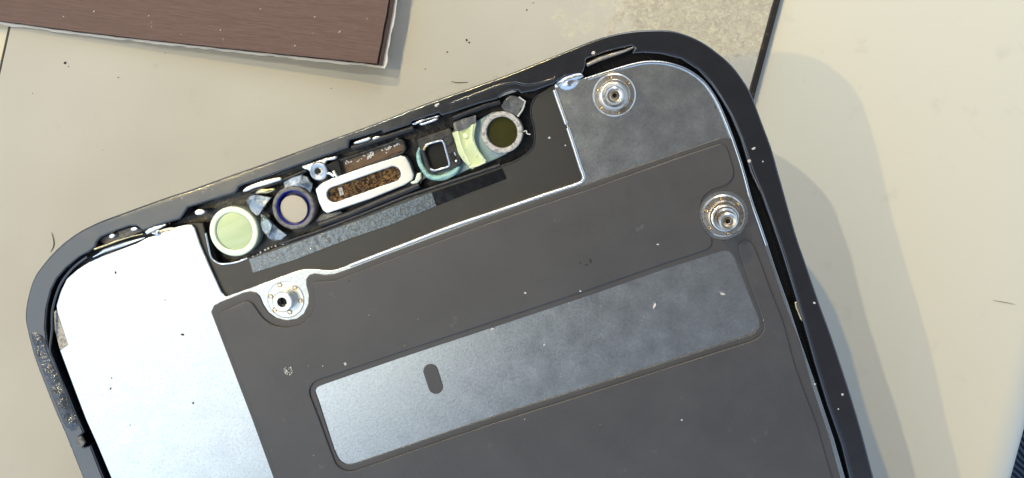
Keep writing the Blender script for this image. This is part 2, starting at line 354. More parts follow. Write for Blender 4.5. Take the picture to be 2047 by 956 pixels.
# ================================================================== the pale board on the table
TB = 0.09
Ltop, Lbot = on_z(26, 30, TB), on_z(0, 146, TB)
Rtop, Rbot = on_z(1547, 0, TB), on_z(1497, 186, TB)
def ext(p, q, y): t = (y-p.y)/(q.y-p.y); return (p.x+(q.x-p.x)*t, y)
bl = [ext(Ltop, Lbot, -9), ext(Ltop, Lbot, 9), ext(Rtop, Rbot, 9), ext(Rtop, Rbot, -9)]
board = bpy.data.objects.new('pale_board', None); COL.objects.link(board)
tag(board, 'worn off-white board with a thin black edge lying under the disassembled display', 'board')
slab('board_top', [rnd(bl, 0.1)], 0.004, TB, 'board', board, bev=0.012)
k = 0.075
slab('edge_band', [[(bl[2][0]+0.002, bl[2][1]), (bl[2][0]+k, bl[2][1]), (bl[3][0]+k, bl[3][1]), (bl[3][0]+0.002, bl[3][1])]], 0.004, TB+0.004, 'edge', board, bev=0.01)
slab('edge_band', [[(bl[0][0]-0.03, bl[0][1]), (bl[1][0]-0.03, bl[1][1]), (bl[1][0]-0.002, bl[1][1]), (bl[0][0]-0.002, bl[0][1])]], 0.004, TB-0.01, 'edge', board, bev=0.006)

# ================================================================== brown card, top left
card = bpy.data.objects.new('brown_card', None); COL.objects.link(card)
tag(card, 'brown brushed card with torn white paper edges at the top left of the board', 'card')
def lift(u): return 0.10+0.20*max(0.0, (u-0.30)/0.70)**1.3
Zc = 0.33
def lo(x, y, u, v): return TB+0.003+lift(u)-0.10
bot = [on_z(*q, 0.30).to_2d() for q in ((-420, -5), (-100, 28), (0, 43.5), (130, 62), (300, 83), (470, 103), (620, 120), (762, 136), (770, 137))]
def up(p, dx, dy): return (p[0]+dx, p[1]+dy)
vr = (on_z(797, 0, 0.35)-on_z(772, 134, 0.35)).to_2d().normalized()
def cardsheet(name, inset_r, inset_b, z0, z1, m, seed, rough=0.0):
    B_ = [Vector(p) for p in bot]
    dirx = (B_[-1]-B_[-2]).normalized() if False else Vector((0.992, -0.125))
    B_ = [p+vr*inset_b for p in B_]
    B_[-1] = B_[-1]-dirx*inset_r; B_[-2] = B_[-1]-dirx*0.05
    A_ = [p+vr*6.5 for p in B_]
    n, m_ = 120, 60
    Bq = resample(B_, n); Aq = resample(A_, n)
    def jit(i, j):
        return 0
    bmm = bmesh.new(); T = []; Q = []
    for i in range(n):
        a, b = [], []
        for j in range(m_):
            vv = (j/(m_-1))**1.6
            p = Bq[i].lerp(Aq[i], vv); u = i/(n-1)
            if j == 0: p = p+vr*rough*nz3(p.x, p.y, 7, seed)
            if i == n-1: p = p+dirx*rough*1.3*nz3(p.x, p.y, 6, seed+2)
            z = TB+0.003+lift(u)-0.10
            if u > 0.96 and vv < 0.1: z -= 0
            a.append(bmm.verts.new((p.x, p.y, z+z1))); b.append(bmm.verts.new((p.x, p.y, z+z0)))
        T.append(a); Q.append(b)
    for i in range(n-1):
        for j in range(m_-1):
            bmm.faces.new((T[i][j], T[i+1][j], T[i+1][j+1], T[i][j+1])); bmm.faces.new((Q[i][j], Q[i][j+1], Q[i+1][j+1], Q[i+1][j]))
        bmm.faces.new((T[i][0], Q[i][0], Q[i+1][0], T[i+1][0])); bmm.faces.new((T[i][-1], T[i+1][-1], Q[i+1][-1], Q[i][-1]))
    for j in range(m_-1):
        bmm.faces.new((T[0][j], T[0][j+1], Q[0][j+1], Q[0][j])); bmm.faces.new((T[-1][j], Q[-1][j], Q[-1][j+1], T[-1][j+1]))
    return finish(name, bmm, m, card, 40)
cardsheet('paper_core', 0.0, 0.0, 0.0, 0.035, 'paper', 3, 0.022)
cardsheet('dark_layer', 0.030, 0.022, 0.037, 0.062, 'brown_dark', 5, 0.006)
cardsheet('brown_cover', 0.085, 0.028, 0.064, 0.092, 'brown', 9, 0.004)

# ================================================================== the display panel
panel = bpy.data.objects.new('display_panel', None); COL.objects.link(panel); panel.matrix_world = PM
tag(panel, 'phone display assembly seen from the back with black frame, steel shield and dark film', 'phone display')

outer_px = [(169,956),(134,868),(116,827),(88,757),(70,708),(56,652),(53.5,630),(56,606),(63,576),(73,551),(90,527),(109,505),(133,483),(163,462),(204,442),(245,427),(286,412),(340,393),(381,380),(450,355),(530,327),(610,298),(760,244),(848,209),(939,177),(1020,148),(1060,132),(1127,105),(1184,82),(1228,69),(1268,62.5),(1301,60.5),(1335,61),(1368,69),(1402,84),(1435,107),(1462,131),(1485,161),(1502,191),(1522,244),(1542,298),(1555,345),(1562,369),(1589,465),(1607,518),(1639,611),(1661,671),(1694,771),(1720,857),(1746,956)]
inner_px = [(211,956),(207,947),(184,889),(170,892),(162,872),(171,863),(155,827),(134,775),(112,722),(98,683),(94,655),(96,620),(99,606),(106,579),(117,557),(136,535),(163,513),(180,504),(193,494),(197,483),(205,474),(235,461),(262,452),(275,451),(288,461),(320,450),(345,443),(362,438),(370,428),(378,415),(388,412),(430,399),(470,387),(476,382),(480,374),(489,369),(562,344),(598,331),(642,315),(698,296),(700,281),(746,267),(763,261),(767,267),(822,249),(824,243),(878,226),(884,232),(906,225),(960,207),(994,198),(1005,188),(1020,181),(1035,181),(1042,187),(1070,182),(1107,168),(1130,152),(1165,147),(1170,134),(1172,118),(1215,103),(1262,92),(1268,97),(1262,108),(1288,106),(1318,108),(1361,119),(1395,141),(1422,171),(1442,201),(1459,231),(1479,278),(1499,344),(1520,388),(1541,445),(1562,507),(1583,575),(1604,645),(1626,723),(1652,808),(1680,887),(1697,956)]
def close_bottom(pts, y, r=0.0):
    a0, a1 = pts[0][0], pts[-1][0]
    if not r: return pts+[(a1, y), (a0, y)]
    out = list(pts)
    for i in range(9):
        t = math.pi/2*i/8; out.append((a1-r+r*math.cos(t), y+r-r*math.sin(t)))
    for i in range(9):
        t = math.pi/2*i/8; out.append((a0+r-r*math.sin(t), y+r-r*math.cos(t)))
    return out
frame_h = 0.03
fo = catmull(LL(outer_px, 0), 3, False); fi = LL(inner_px, 0.0)
frame = slab('bezel_frame', [close_bottom(fo, BB, 0.9), close_bottom(fi, BB+0.25, 0.7)], -0.20, frame_h, 'frame', panel, bev=0.018, res=4)
# lower outer lip of the frame and the display glass under everything
slab('display_glass', [close_bottom([(x*0.997, y) for x, y in fo], BB+0.02, 0.9)], -0.30, -0.203, 'black', panel, bev=0.03)

# plate
plate_L = [(222,956),(193,887),(171,838),(147,775),(119,700),(135,689),(123,652),(114,625),(112,611),(120,584),(133,557),(155,538),(177,524),(207,511),(240,499),(272,487),(297,474),(312,470),(335,461),(354,453),(372,449),(383,449),(389,456),(400,489),(420,535),(442,583),(451,593),(505,574),(588,543),(609,538),(630,538),(657,541),(676,538),(700,528),(802,490),(903,449),(1056,398),(1152,368),(1162,364),(1165,357),(1160,335),(1146,290),(1132,250),(1118,210),(1107,182),(1112,172),(1130,168),(1150,162),(1170,155),(1200,145),(1250,130),(1285,123),(1315,122),(1345,127),(1378,139),(1410,162),(1435,197),(1452,235),(1470,282),(1489,340),(1504,396),(1521,445),(1536,491),(1552,540),(1575,604),(1602,686),(1631,768),(1668,879),(1690,956)]
pl = LL(plate_L, 0)
slab('shield_plate', [close_bottom(pl, BB+0.4, 0.6)], -0.035, 0.0, 'metal', panel, bev=0.008)
# fixed liner below the plate keeps the gap black
slab('inner_carrier', [close_bottom([(p[0]+(0.02 if p[0] < 0 else -0.02), p[1]) for p in LL([(228,956),(200,887),(178,838),(154,775),(128,700),(126,652),(118,611),(126,584),(160,541),(210,515),(298,480),(380,456),(408,480),(428,536),(455,590),(700,520),(1150,362),(1150,330),(1110,190),(1170,160),(1250,136),(1312,128),(1375,144),(1405,166),(1430,200),(1447,237),(1484,340),(1517,445),(1570,604),(1626,768),(1685,956)], 0)], BB+0.45, 0.55)], -0.2, -0.075, 'gap', panel, bev=0.01)
# rim round the notch
rimp = [(1108,180),(1118,209),(1132,248)]
rimq = [(1135,256),(1147,292),(1160,333),(1167,353),(1164,362),(1152,369),(1100,386),(1056,401),(980,427),(903,453),(802,492),(700,531)]
slab_rim = tube('plate_rim', [(*L(x, y, 0.012), 0.008) for x, y in catmull(rimp, 4, False)], 0.017, 'rim', panel, 10)
tube('plate_rim', [(*L(x, y, 0.012), 0.008) for x, y in catmull(rimq, 4, False)], 0.017, 'rim', panel, 10)
# rim on the right part of the outer plate edge
er = [(1176,157),(1204,148),(1250,134),(1285,126),(1315,125),(1345,130),(1376,142),(1407,165),(1431,199),(1448,236),(1466,283),(1485,341),(1500,397),(1517,446),(1532,490)]
tube('plate_rim', [(*L(x, y, 0.0), 0.0) for x, y in catmull(er, 4, False)], 0.018, 'metal', panel, 10)
slab('plate_tab', [rnd(LL([(108,622),(118,618),(126,650),(139,688),(120,700),(110,660)], -0.03), 0.02)], -0.07, -0.025, 'ring_speck', panel)

# films
S2 = (1445.6, 431)
film_px = [(547,956),(504,838),(460,723),(430,645),(422,624),(427,612),(440,604),(463,595),(484,586),(498,583),(511,585),(519,593),(526,610),(536,625),(551,636),(571,641),(592,638),(607,627),(616,608),(617,589),(612,570),(612,558),(618,550),(628,547),(647,550),(668,548),(700,537),(802,498),(967,437),(1080,398),(1170,369),(1290,327),(1385,295),(1440,276),(1449,275),(1466,278),(1480,330),(1496,396),(1513,445),(1528,491),(1545,540),(1567,604),(1599,686),(1622,768),(1659,879),(1680,956)]
win_px = [(636,800),(629,782),(634,774),(646,769),(800,716),(1000,650),(1186,588),(1335,536),(1446,501),(1458,503),(1466,512),(1485,560),(1517,640),(1517,655),(1505,668),(1372,711),(1186,770),(1000,828),(850,879),(706,928),(690,929),(678,921),(668,900)]
c_s2 = L(*S2); hole2 = [(c_s2[0]+0.215*math.cos(2*math.pi*i/40), c_s2[1]+0.215*math.sin(2*math.pi*i/40)) for i in range(40)]
film = slab('lower_film', [close_bottom(LL(film_px, 0.01), BB+0.9, 0.3), rnd(LL(win_px, 0.01), 0.04), hole2], 0.002, 0.014, 'film', panel, bev=0.006)
pad_px = [(556,956),(514,840),(470,727),(440,650),(436,632),(444,622),(470,610),(492,601),(505,606),(514,620),(526,637),(545,650),(571,655),(600,650),(620,634),(630,610),(628,585),(624,572),(628,563),(640,562),(672,560),(700,549),(802,510),(967,449),(1080,410),(1170,381),(1290,338),(1385,305),(1438,288),(1448,290),(1455,300),(1467,343),(1465,357),(1451,371),(1420,379),(1403,396),(1396,425),(1404,455),(1421,474),(1424,486),(1416,498),(1335,524),(1186,576),(1000,638),(800,704),(646,756),(628,762),(618,778),(620,792),(635,830),(655,885),(672,930),(690,942),(706,942),(850,892),(1000,841),(1186,783),(1372,723),(1508,680),(1524,668),(1528,650),(1520,625),(1498,565),(1481,515),(1476,492),(1484,481),(1498,482),(1508,494),(1522,530),(1540,580),(1564,640),(1590,736),(1610,790),(1633,851),(1663,956)]
slab('upper_film', [rnd(close_bottom(LL(pad_px, 0.025), BB+1.0), 0.04, 3)], 0.016, 0.034, 'film', panel, bev=0.010)

# small slot punched in the plate inside the window, showing dark backing
a = Vector(L(861,742,.0)); b = Vector(L(871,773,.0)); ax = (b-a).normalized(); pn = Vector((-ax.y, ax.x)); r = 0.072
def stadium(a, b, r, k=12):
    a, b = Vector(a), Vector(b); ax = (b-a).normalized(); an = math.atan2(ax.y, ax.x); o = []
    for i in range(k+1): t = an-math.pi/2+math.pi*i/k; o.append((b.x+r*math.cos(t), b.y+r*math.sin(t)))
    for i in range(k+1): t = an+math.pi/2+math.pi*i/k; o.append((a.x+r*math.cos(t), a.y+r*math.sin(t)))
    return o
slab('slot_patch', [stadium(a, b, 0.068)], 0.001, 0.010, 'film', panel, bev=0.004)

# ------------------------------------------------------------------ notch film and recess
notch_px = [(380,446),(405,446),(409,462),(415,490),(420,515),(430,524),(447,529),(474,525),(495,516),(560,492),(639,464),(720,433),(809,398),(860,380),(920,360),(1002,332),(1029,322),(1052,308),(1064,294),(1069,275),(1067,254),(1061,229),(1063,208),(1074,190),(1104,170),(1120,172),(1150,240),(1175,366),(1100,394),(700,536),(640,545),(455,602),(436,590),(412,536),(392,489)]
slab('notch_film', [LL(notch_px, -0.04)], -0.07, -0.038, 'olive', panel, bev=0.008)
slab('recess_floor', [LL([(372,430),(480,372),(700,282),(1000,185),(1110,160),(1100,260),(1050,330),(860,385),(640,470),(470,535),(410,530),(395,470)], -0.2)], -0.2, -0.16, 'black', panel, bev=0.005)
# thin lip along the lower side of the recess
tube('recess_lip', [(*L(x, y, -0.035), -0.035) for x, y in catmull([(411,466),(417,494),(422,514),(432,524),(447,528),(474,524),(495,516)], 4, False)], 0.010, 'bright', panel, 8)
tube('recess_lip', [(*L(x, y, -0.035), -0.035) for x, y in catmull([(1002,332),(1029,322),(1052,308),(1065,294),(1069,275),(1067,254),(1061,229),(1063,208),(1074,190)], 4, False)], 0.007, 'frame_ledge', panel, 8)
tube('recess_lip', [(*L(x, y, -0.035), -0.035) for x, y in [(560,488),(640,461),(720,430),(809,394),(860,377),(920,357),(1000,330)]], 0.016, 'frame_ledge', panel, 8)
tube('recess_lip', [(*L(x, y, -0.05), -0.05) for x, y in [(640,449),(700,428),(760,402),(820,378),(838,370)]], 0.035, 'frame_ledge', panel, 8)
# tape strip
def tapeh(x, y, u, v):
    k = math.exp(-((u-0.35)/0.28)**2)
    return -0.030+0.002*k*nz3(x, y, 20)+0.002*k*abs(nz3(x, y, 34, 4))
A_ = LL([(497,519),(560,497),(640,468),(700,447),(780,416),(862,385)], -0.02)
B_ = LL([(505,546),(588,520),(645,498),(700,477),(780,450),(872,412)], -0.02)
sheet('crinkled_tape', A_, B_, 170, 14, tapeh, -0.037, 'crinkle', panel, 80)

sheet('tape_tail', LL([(863,385),(940,359),(1003,337)], -0.02), LL([(873,412),(940,385),(1012,358)], -0.02), 60, 10, lambda x, y, u, v: -0.029+0.002*nz3(x, y, 5), -0.037, 'tape_black', panel, 80)
# ------------------------------------------------------------------ lenses
def ring_prof(r0, r1, h0, h1, bev=0.012):
    return [(r1, h0), (r1, h1-bev), (r1-bev*0.4, h1-bev*0.3), (r1-bev, h1), (r0+bev, h1), (r0+bev*0.3, h1-bev*0.4), (r0, h1-bev), (r0, h0)]
PXU = 2000/9.0          # rough pixels per cm on the panel
def circ(x, y, h): return L(x, y, h)
h = -0.01
c = circ(467, 463, h); l1 = lathe('lens', c, ring_prof(0.172, 0.232, -0.16, h), 'lens_ring_pale', panel, 64)
lathe('lens_glass', circ(468, 463, h-0.02), [(0.185, -0.15), (0.176, h-0.024), (0.168, h-0.022), (0, h-0.0215)], 'lens_glass_green', l1, 64)
c = circ(586, 416, h); l2 = lathe('lens', c, ring_prof(0.158, 0.197, -0.16, h), 'ring_grey', panel, 64, wob=0.015)
lathe('lens_barrel', c, [(0.160, -0.15), (0.160, h-0.01), (0.150, h-0.012), (0.146, h-0.05), (0.137, -0.10), (0, -0.10)], 'blue', l2, 64)
lathe('lens_disc', circ(587, 418, -0.06), [(0.132, -0.10), (0.132, -0.07), (0.126, -0.062), (0, -0.062)], 'silver_disc', l2, 64)
h = 0.0
c = circ(1003, 265, h); l3 = lathe('lens', c, ring_prof(0.136, 0.184, -0.16, h), 'ring_speck', panel, 64, wob=0.01)
lathe('lens_glass', c, [(0.138, -0.12), (0.138, -0.05), (0.06, -0.046), (0, -0.045)], 'olive_glass', l3, 64)

# ------------------------------------------------------------------ earpiece
ear = LL([(630,379),(640,368),(660,358),(720,337),(801,311),(811,314),(818,326),(827,350),(824,360),(809,370),(740,398),(654,427),(645,421),(637,404)], -0.01)
slot = stadium(L(668,389.5,-0.01), L(786,348,-0.01), 0.067, 14)
earp = slab('earpiece', [rnd(ear, 0.014, 4), slot], -0.13, -0.01, 'earframe', panel, bev=0.009, res=3)
slab('mesh', [stadium(L(668,389.5,-0.01), L(786,348,-0.01), 0.071, 14)], -0.10, -0.05, 'mesh', earp, bev=0.002)
bm = bmesh.new()
for i in range(150):
    t = random.random(); x = 664+t*126; y = 391-t*44.5+random.uniform(-11, 11)
    if 675 < x < 687: continue
    blob(bm, (*L(x, y, -0.04), -0.048+random.uniform(0, 0.02)), random.uniform(0.006, 0.017), 0.9, i)
finish('crumbs', bm, 'crumb', earp, 60)['kind'] = 'stuff'
slab('mesh_bar', [LL([(676,376),(684,374),(688,389),(680,392)], -0.04)], -0.06, -0.035, 'ring_speck', earp, bev=0.004)
# brown gasket strip above with black surround
slab('gasket_frame', [rnd(LL([(662,334),(676,318),(700,311),(798,277),(806,280),(812,298),(806,308),(690,352),(684,356),(676,352)], -0.05), 0.03), LL([(681,324),(740,303),(799,284),(804,286),(805,293),(802,303),(740,327),(688,347)], -0.05)], -0.13, -0.05, 'module', panel, bev=0.01)
gk = slab('gasket', [LL([(678,322),(740,301),(800,281),(808,284),(808,300),(740,330),(686,350)], -0.07)], -0.12, -0.085, 'brown_strip', panel, bev=0.003)
bm = bmesh.new()
for (cx_, cy_, n, s) in ((694,325,9,7),(716,321,4,4),(736,312,16,9),(745,307,6,5),(773,299,9,6),(779,294,8,5),(795,288,12,6)):
    for i in range(n):
        x = cx_+random.gauss(0, s*0.6); y = cy_+random.gauss(0, s*0.45)
        blob(bm, (*L(x, y, -0.08), -0.078), random.uniform(0.004, 0.013), 0.6, i+cx_)
finish('flakes', bm, 'flake', gk, 60)['kind'] = 'stuff'
# small threaded boss with its arms
slab('boss_arm', [rnd(LL([(602,333),(616,327),(640,319),(648,316),(676,311),(672,319),(652,322),(650,334),(652,350),(636,358),(622,352),(618,340),(608,338)], -0.03), 0.02, 3)], -0.10, -0.015, 'earframe', panel, bev=0.01)
bs = lathe('screw_boss', circ(636,343,0.02), [(0.086, -0.1), (0.086, -0.005), (0.078, 0.012), (0.066, 0.02), (0.05, 0.012), (0.034, 0.0), (0.030, -0.02), (0.028, -0.1), (0, -0.1)], 'earframe', panel, 40)
lathe('boss_hole', circ(634.5,342.5,0.0), [(0.027, -0.03), (0.027, 0.006), (0.020, 0.008), (0, 0.006)], 'gap', bs, 6)
slab('connector_block', [LL([(650,331),(664,324),(676,320),(681,335),(684,350),(672,356),(668,345),(655,338)], -0.02)], -0.12, -0.02, 'gap', panel, bev=0.01)
slab('connector_pin', [LL([(663,343),(668,340),(676,353),(671,356)], -0.0)], -0.04, 0.0, 'earframe', panel, bev=0.008)
tube('connector_arm', [(*L(x, y, -0.01), -0.01) for x, y in [(650,345),(660,347),(668,353)]], 0.014, 'earframe', panel, 8)

# ------------------------------------------------------------------ square sensor, flex and tapes
slab('flex_cable', [rnd(LL([(836,300),(846,342),(862,357),(890,360),(915,350),(935,340),(975,326),(1017,306),(1004,224),(987,223),(951,243),(905,262),(870,278)], -0.10), 0.03)], -0.15, -0.10, 'teal', panel, bev=0.01)
def arc_sheet(name, outer, inner, m, h, amp, seed):
    return sheet(name, catmull(LL(outer, h), 6, False), catmull(LL(inner, h), 6, False), 60, 10, lambda x, y, u, v: h+amp*math.sin(math.pi*v)+amp*0.7*nz3(x, y, 9, seed), h-0.03, m, panel)
arc_sheet('mint_tape', [(840,290),(832,306),(834,325),(842,342),(856,357),(876,362),(895,359),(913,347),(921,334)], [(846,292),(841,304),(843,322),(850,336),(860,346),(876,350),(892,345),(906,338),(914,330)], 'mint', -0.055, 0.02, 1)
sq = [rnd(LL([(832,279),(900,255),(912,290),(923,325),(918,333),(862,349),(854,345),(843,310)], -0.02), 0.025), rnd(LL([(850,289),(883,281),(889,291),(898,326),(894,334),(868,341),(860,336),(848,302)], -0.02), 0.03)]
sensor = slab('square_sensor', sq, -0.14, -0.02, 'module', panel, bev=0.012)
slab('sensor_window', [LL([(845,292),(886,278),(902,332),(862,345)], -0.08)], -0.13, -0.075, 'gap', sensor, bev=0.002)
tube('sensor_rim', [(*L(x, y, -0.012), -0.014) for x, y in catmull([(850,290),(866,285),(881,281.5),(887,286),(891,300),(898,326),(895,333),(880,338),(868,341),(860,338)], 4, False)], 0.010, 'bright', sensor, 8)
lathe('sensor_lens', circ(895,281,-0.01), [(0.052, -0.03), (0.052, -0.012), (0.044, -0.006), (0.036, -0.014), (0, -0.016)], 'module', sensor, 32)
slab('sensor_chip', [rnd(LL([(898,306),(907,303),(913,320),(904,323)], -0.01), 0.01)], -0.03, -0.008, 'gap', sensor, bev=0.005)
tube('sensor_contact', [(*L(908,305,-0.005), -0.008), (*L(911,311,-0.005), -0.008)], 0.007, 'bright', sensor, 8)
lathe('sensor_contact', circ(912.5,321.5,0), [(0.012, -0.02), (0.012, 0), (0, 0.004)], 'bright', sensor, 12)
tube('gold_sliver', [(*L(x, y, -0.03), -0.03) for x, y in [(847,300),(850,293),(856,289)]], 0.014, 'gold', sensor, 8)
yt = sheet('yellow_tape', catmull(LL([(904,266),(911,295),(922,316),(933,329),(943,339)], -0.02), 5, False), catmull(LL([(952,246),(948,265),(948,280),(956,300),(972,322)], -0.02), 5, False), 40, 24,
      lambda x, y, u, v: -0.025+0.012*nz3(x, y, 7)+0.010*math.sin(9*v), -0.05, 'yellow', panel)
tube('tape_crease', [(*L(x, y, -0.005), -0.012) for x, y in [(914,263),(921,290),(930,312),(939,330)]], 0.010, 'yellow_line', yt, 8)
tube('tape_crease', [(*L(x, y, -0.005), -0.012) for x, y in [(938,335),(955,331),(970,324)]], 0.010, 'yellow_line', yt, 8)
tube('tape_crease', [(*L(x, y, -0.005), -0.012) for x, y in [(945,250),(943,268),(944,282),(953,302),(966,318)]], 0.007, 'yellow_line', yt, 8)
lathe('tape_dot', circ(931,271,-0.01), [(0.024, -0.02), (0.024, -0.012), (0, -0.006)], 'yellow_line', yt, 16)
sheet('black_tape', LL([(905,246),(925,238),(950,231)], 0), LL([(908,266),(930,258),(951,247)], 0), 30, 12, lambda x, y, u, v: -0.02+0.015*nz3(x, y, 12), -0.06, 'smoke', panel)
slab('clear_tab', [rnd(LL([(1001,213),(1010,198),(1020,190),(1037,194),(1051,203),(1044,221),(1035,234),(1024,228),(1008,222)], -0.01), 0.012)], -0.09, -0.012, 'smoke', panel, bev=0.012)
tube('tab_edge', [(*L(x, y, -0.005), -0.010) for x, y in [(1037,194),(1050,203),(1046,216),(1043,222),(1035,233)]], 0.008, 'flake', panel, 6)
tube('loose_fibre', [(*L(x, y, -0.02), -0.03) for x, y in catmull([(1046,263),(1052,262),(1053,267),(1060,269)], 4, False)], 0.006, 'flake', panel, 6)
# wrinkled clear tape pieces beside the second lens
def wr(seed, b=-0.02, amp=0.035):
    return lambda x, y, u, v: b+amp*nz3(x, y, 5, seed)+amp*0.5*nz3(x, y, 13, seed+1)
sheet('clear_tape', catmull(LL([(492,402),(499,393),(512,391),(528,394),(540,396)], 0), 5, False), catmull(LL([(499,421),(507,428),(513,432),(520,424),(530,410)], 0), 5, False), 30, 22, wr(1), -0.07, 'cleartape', panel)
sheet('clear_tape', LL([(518,429),(530,436),(543,450)], 0), LL([(519,450),(524,462),(536,474)], 0), 26, 22, wr(2, -0.03, 0.03), -0.07, 'cleartape', panel)
sheet('clear_tape', LL([(543,450),(556,462),(571,471)], 0), LL([(531,474),(542,484),(560,480)], 0), 26, 22, wr(4, -0.04, 0.03), -0.07, 'cleartape', panel)
sheet('clear_tape', LL([(565,366),(582,356),(602,350)], 0), LL([(568,376),(586,372),(606,376)], 0), 30, 18, wr(5, -0.02, 0.03), -0.07, 'cleartape', panel)
sheet('clear_tape', LL([(600,351),(611,355),(622,370)], 0), LL([(602,374),(610,378),(618,386)], 0), 26, 18, wr(6, -0.03, 0.03), -0.07, 'cleartape', panel)
sheet('clear_tape', LL([(640,430),(660,428),(678,424)], 0), LL([(628,445),(650,440),(684,430)], 0), 26, 18, wr(8, -0.04, 0.02), -0.1, 'smoke', panel)
tube('gold_foil', [(*L(x, y, -0.02), -0.025) for x, y in catmull([(512,386),(522,382),(535,382),(549,378)], 4, False)], 0.022, 'gold', panel, 8, taper=lambda t: 0.5+math.sin(math.pi*t)*0.7)
sheet('side_bracket', LL([(810,372),(824,364),(828,350),(842,346)], 0), LL([(806,382),(836,374),(842,362),(850,356)], 0), 26, 12, wr(9, -0.05, 0.015), -0.13, 'frame_ledge', panel)
slab('bracket_tongue', [rnd(LL([(833,347),(841,345),(842,358),(834,367),(822,369),(820,364),(829,361)], -0.02), 0.01)], -0.06, -0.02, 'lens_ring_pale', panel, bev=0.01)

# ------------------------------------------------------------------ spring contacts on the frame
def contact(pts, h=0.01, m='bright', r=0.025, b=0.012, name='spring_contact'):
    return slab(name, [rnd(LL(pts, h), r, 4)], h-0.09, h, m, panel, bev=b, res=3)
contact([(483,384),(490,374),(520,362),(556,354),(563,355),(562,361),(530,371),(510,376),(492,384)], 0.0, 'rim')
contact([(387,424),(392,419),(405,418),(411,424),(404,430),(391,431)], 0.0, 'rim', 0.02)
contact([(706,285),(715,281),(738,274),(742,277),(736,282),(714,288),(707,289)], 0.02, 'rim')
contact([(742,275),(756,271),(762,272),(758,278),(745,281)], 0.0, 'bright')
contact([(822,248),(838,240),(876,230),(880,233),(850,241),(828,251)], 0.02, 'bright')
contact([(837,247),(850,244),(873,235),(876,239),(868,243),(845,251),(839,251)], 0.0, 'rim')
contact([(994,197),(1002,188),(1012,182),(1030,179),(1034,183),(1020,187),(1008,191)], 0.01, 'silver_disc')
contact([(216,472),(220,467),(227,466),(231,471),(226,477),(219,478)], 0.0, 'rim', 0.02)
contact([(259,458),(263,454),(272,453),(276,457),(272,462),(262,463)], 0.0, 'rim', 0.02)
slab('slot_floor', [rnd(LL([(200,484),(206,474),(236,462),(264,453),(278,454),(286,462),(262,472),(232,482),(212,490)], -0.05), 0.02)], -0.12, -0.05, 'ring_grey', panel)
tube('pale_sliver', [(*L(x, y, 0.01), 0.0) for x, y in [(188,498),(203,493),(222,486),(238,480),(262,473),(285,468)]], 0.014, 'gold', panel, 8, taper=lambda t: 1.0-0.6*t)
tube('edge_glint', [(*L(x, y, -0.01), -0.01) for x, y in [(186,514),(210,501),(250,488),(290,475)]], 0.016, 'bright', panel, 8, taper=lambda t: 0.4+math.sin(math.pi*t))
contact([(288,463),(298,455),(320,449),(334,448),(322,456),(305,464),(292,470)], 0.02, 'bright', 0.02)
contact([(300,466),(318,460),(338,454),(352,455),(348,460),(322,466),(310,471)], 0.008, 'boss', 0.02)
lathe('spring_dimple', circ(314,467,0.02), [(0.03, -0.02), (0.026, 0.012), (0.012, 0.02), (0, 0.021)], 'bright', panel, 20)
# clip beside the notch at the top
contact([(1106,178),(1110,166),(1128,152),(1150,146),(1164,146),(1168,152),(1160,158),(1138,164),(1120,172)], 0.045, 'bright', 0.03, 0.03)
lathe('spring_dimple', circ(1137,166,0.04), [(0.085, -0.01), (0.07, 0.02), (0.04, 0.038), (0, 0.042)], 'bright', panel, 28, sx=1.1, sy=0.75)
# slot with a chipped pale lip at the top right
sheet('chipped_lip', LL([(1172,126),(1195,114),(1225,105),(1250,98),(1270,90)], 0.02), LL([(1174,134),(1200,122),(1230,112),(1252,104),(1270,96)], 0.02), 60, 6, lambda x, y, u, v: 0.0+0.012*nz3(x, y, 14)+0.02*math.sin(math.pi*v), -0.05, 'silver_disc', panel)
# pale clips in the gap on the right
contact([(1498,335),(1505,334),(1513,357),(1512,361),(1506,360)], 0.02, 'gold', 0.01)
contact([(1588,604),(1594,603),(1604,630),(1606,644),(1600,640),(1590,615)], 0.02, 'gold', 0.01)
lathe('frame_pip', circ(1498,322,0.03), [(0.02, 0.0), (0.014, 0.035), (0, 0.04)], 'ring_speck', panel, 12)
# inner ridge of the frame on the right and ledge on the top
tube('frame_ridge', [(*L(x, y, 0.02), 0.012) for x, y in catmull([(1290,102),(1330,105),(1366,115),(1400,137),(1428,169),(1448,200),(1466,231),(1486,278),(1507,340),(1527,388),(1548,445),(1570,507),(1590,575),(1611,645),(1633,723),(1659,808),(1687,887),(1704,956)], 3, False)], 0.020, 'frame', panel, 10)
tube('frame_ridge', [(*L(x, y, 0.02), 0.022) for x, y in catmull([(150,838),(128,775),(108,722),(100,700),(104,660),(105,620),(115,583),(128,557),(150,532),(175,513)], 4, False)], 0.012, 'frame', panel, 8)
tube('frame_ridge', [(*L(x, y, 0.03), 0.016) for x, y in catmull([(900,208),(930,196),(965,183),(1000,170),(1030,166),(1050,170),(1080,166),(1110,156)], 4, False)], 0.018, 'frame', panel, 10)
tube('frame_ridge', [(*L(x, y, -0.02), -0.03) for x, y in [(704,296),(740,284),(775,272),(800,264),(826,255)]], 0.030, 'frame_ledge', panel, 10)
tube('frame_ridge', [(*L(x, y, -0.03), -0.04) for x, y in [(905,236),(940,222),(975,209),(1000,203)]], 0.028, 'frame_ledge', panel, 10)
tube('frame_ridge', [(*L(x, y, -0.03), -0.05) for x, y in [(500,384),(540,370),(590,350),(612,340)]], 0.022, 'frame_ledge', panel, 10)
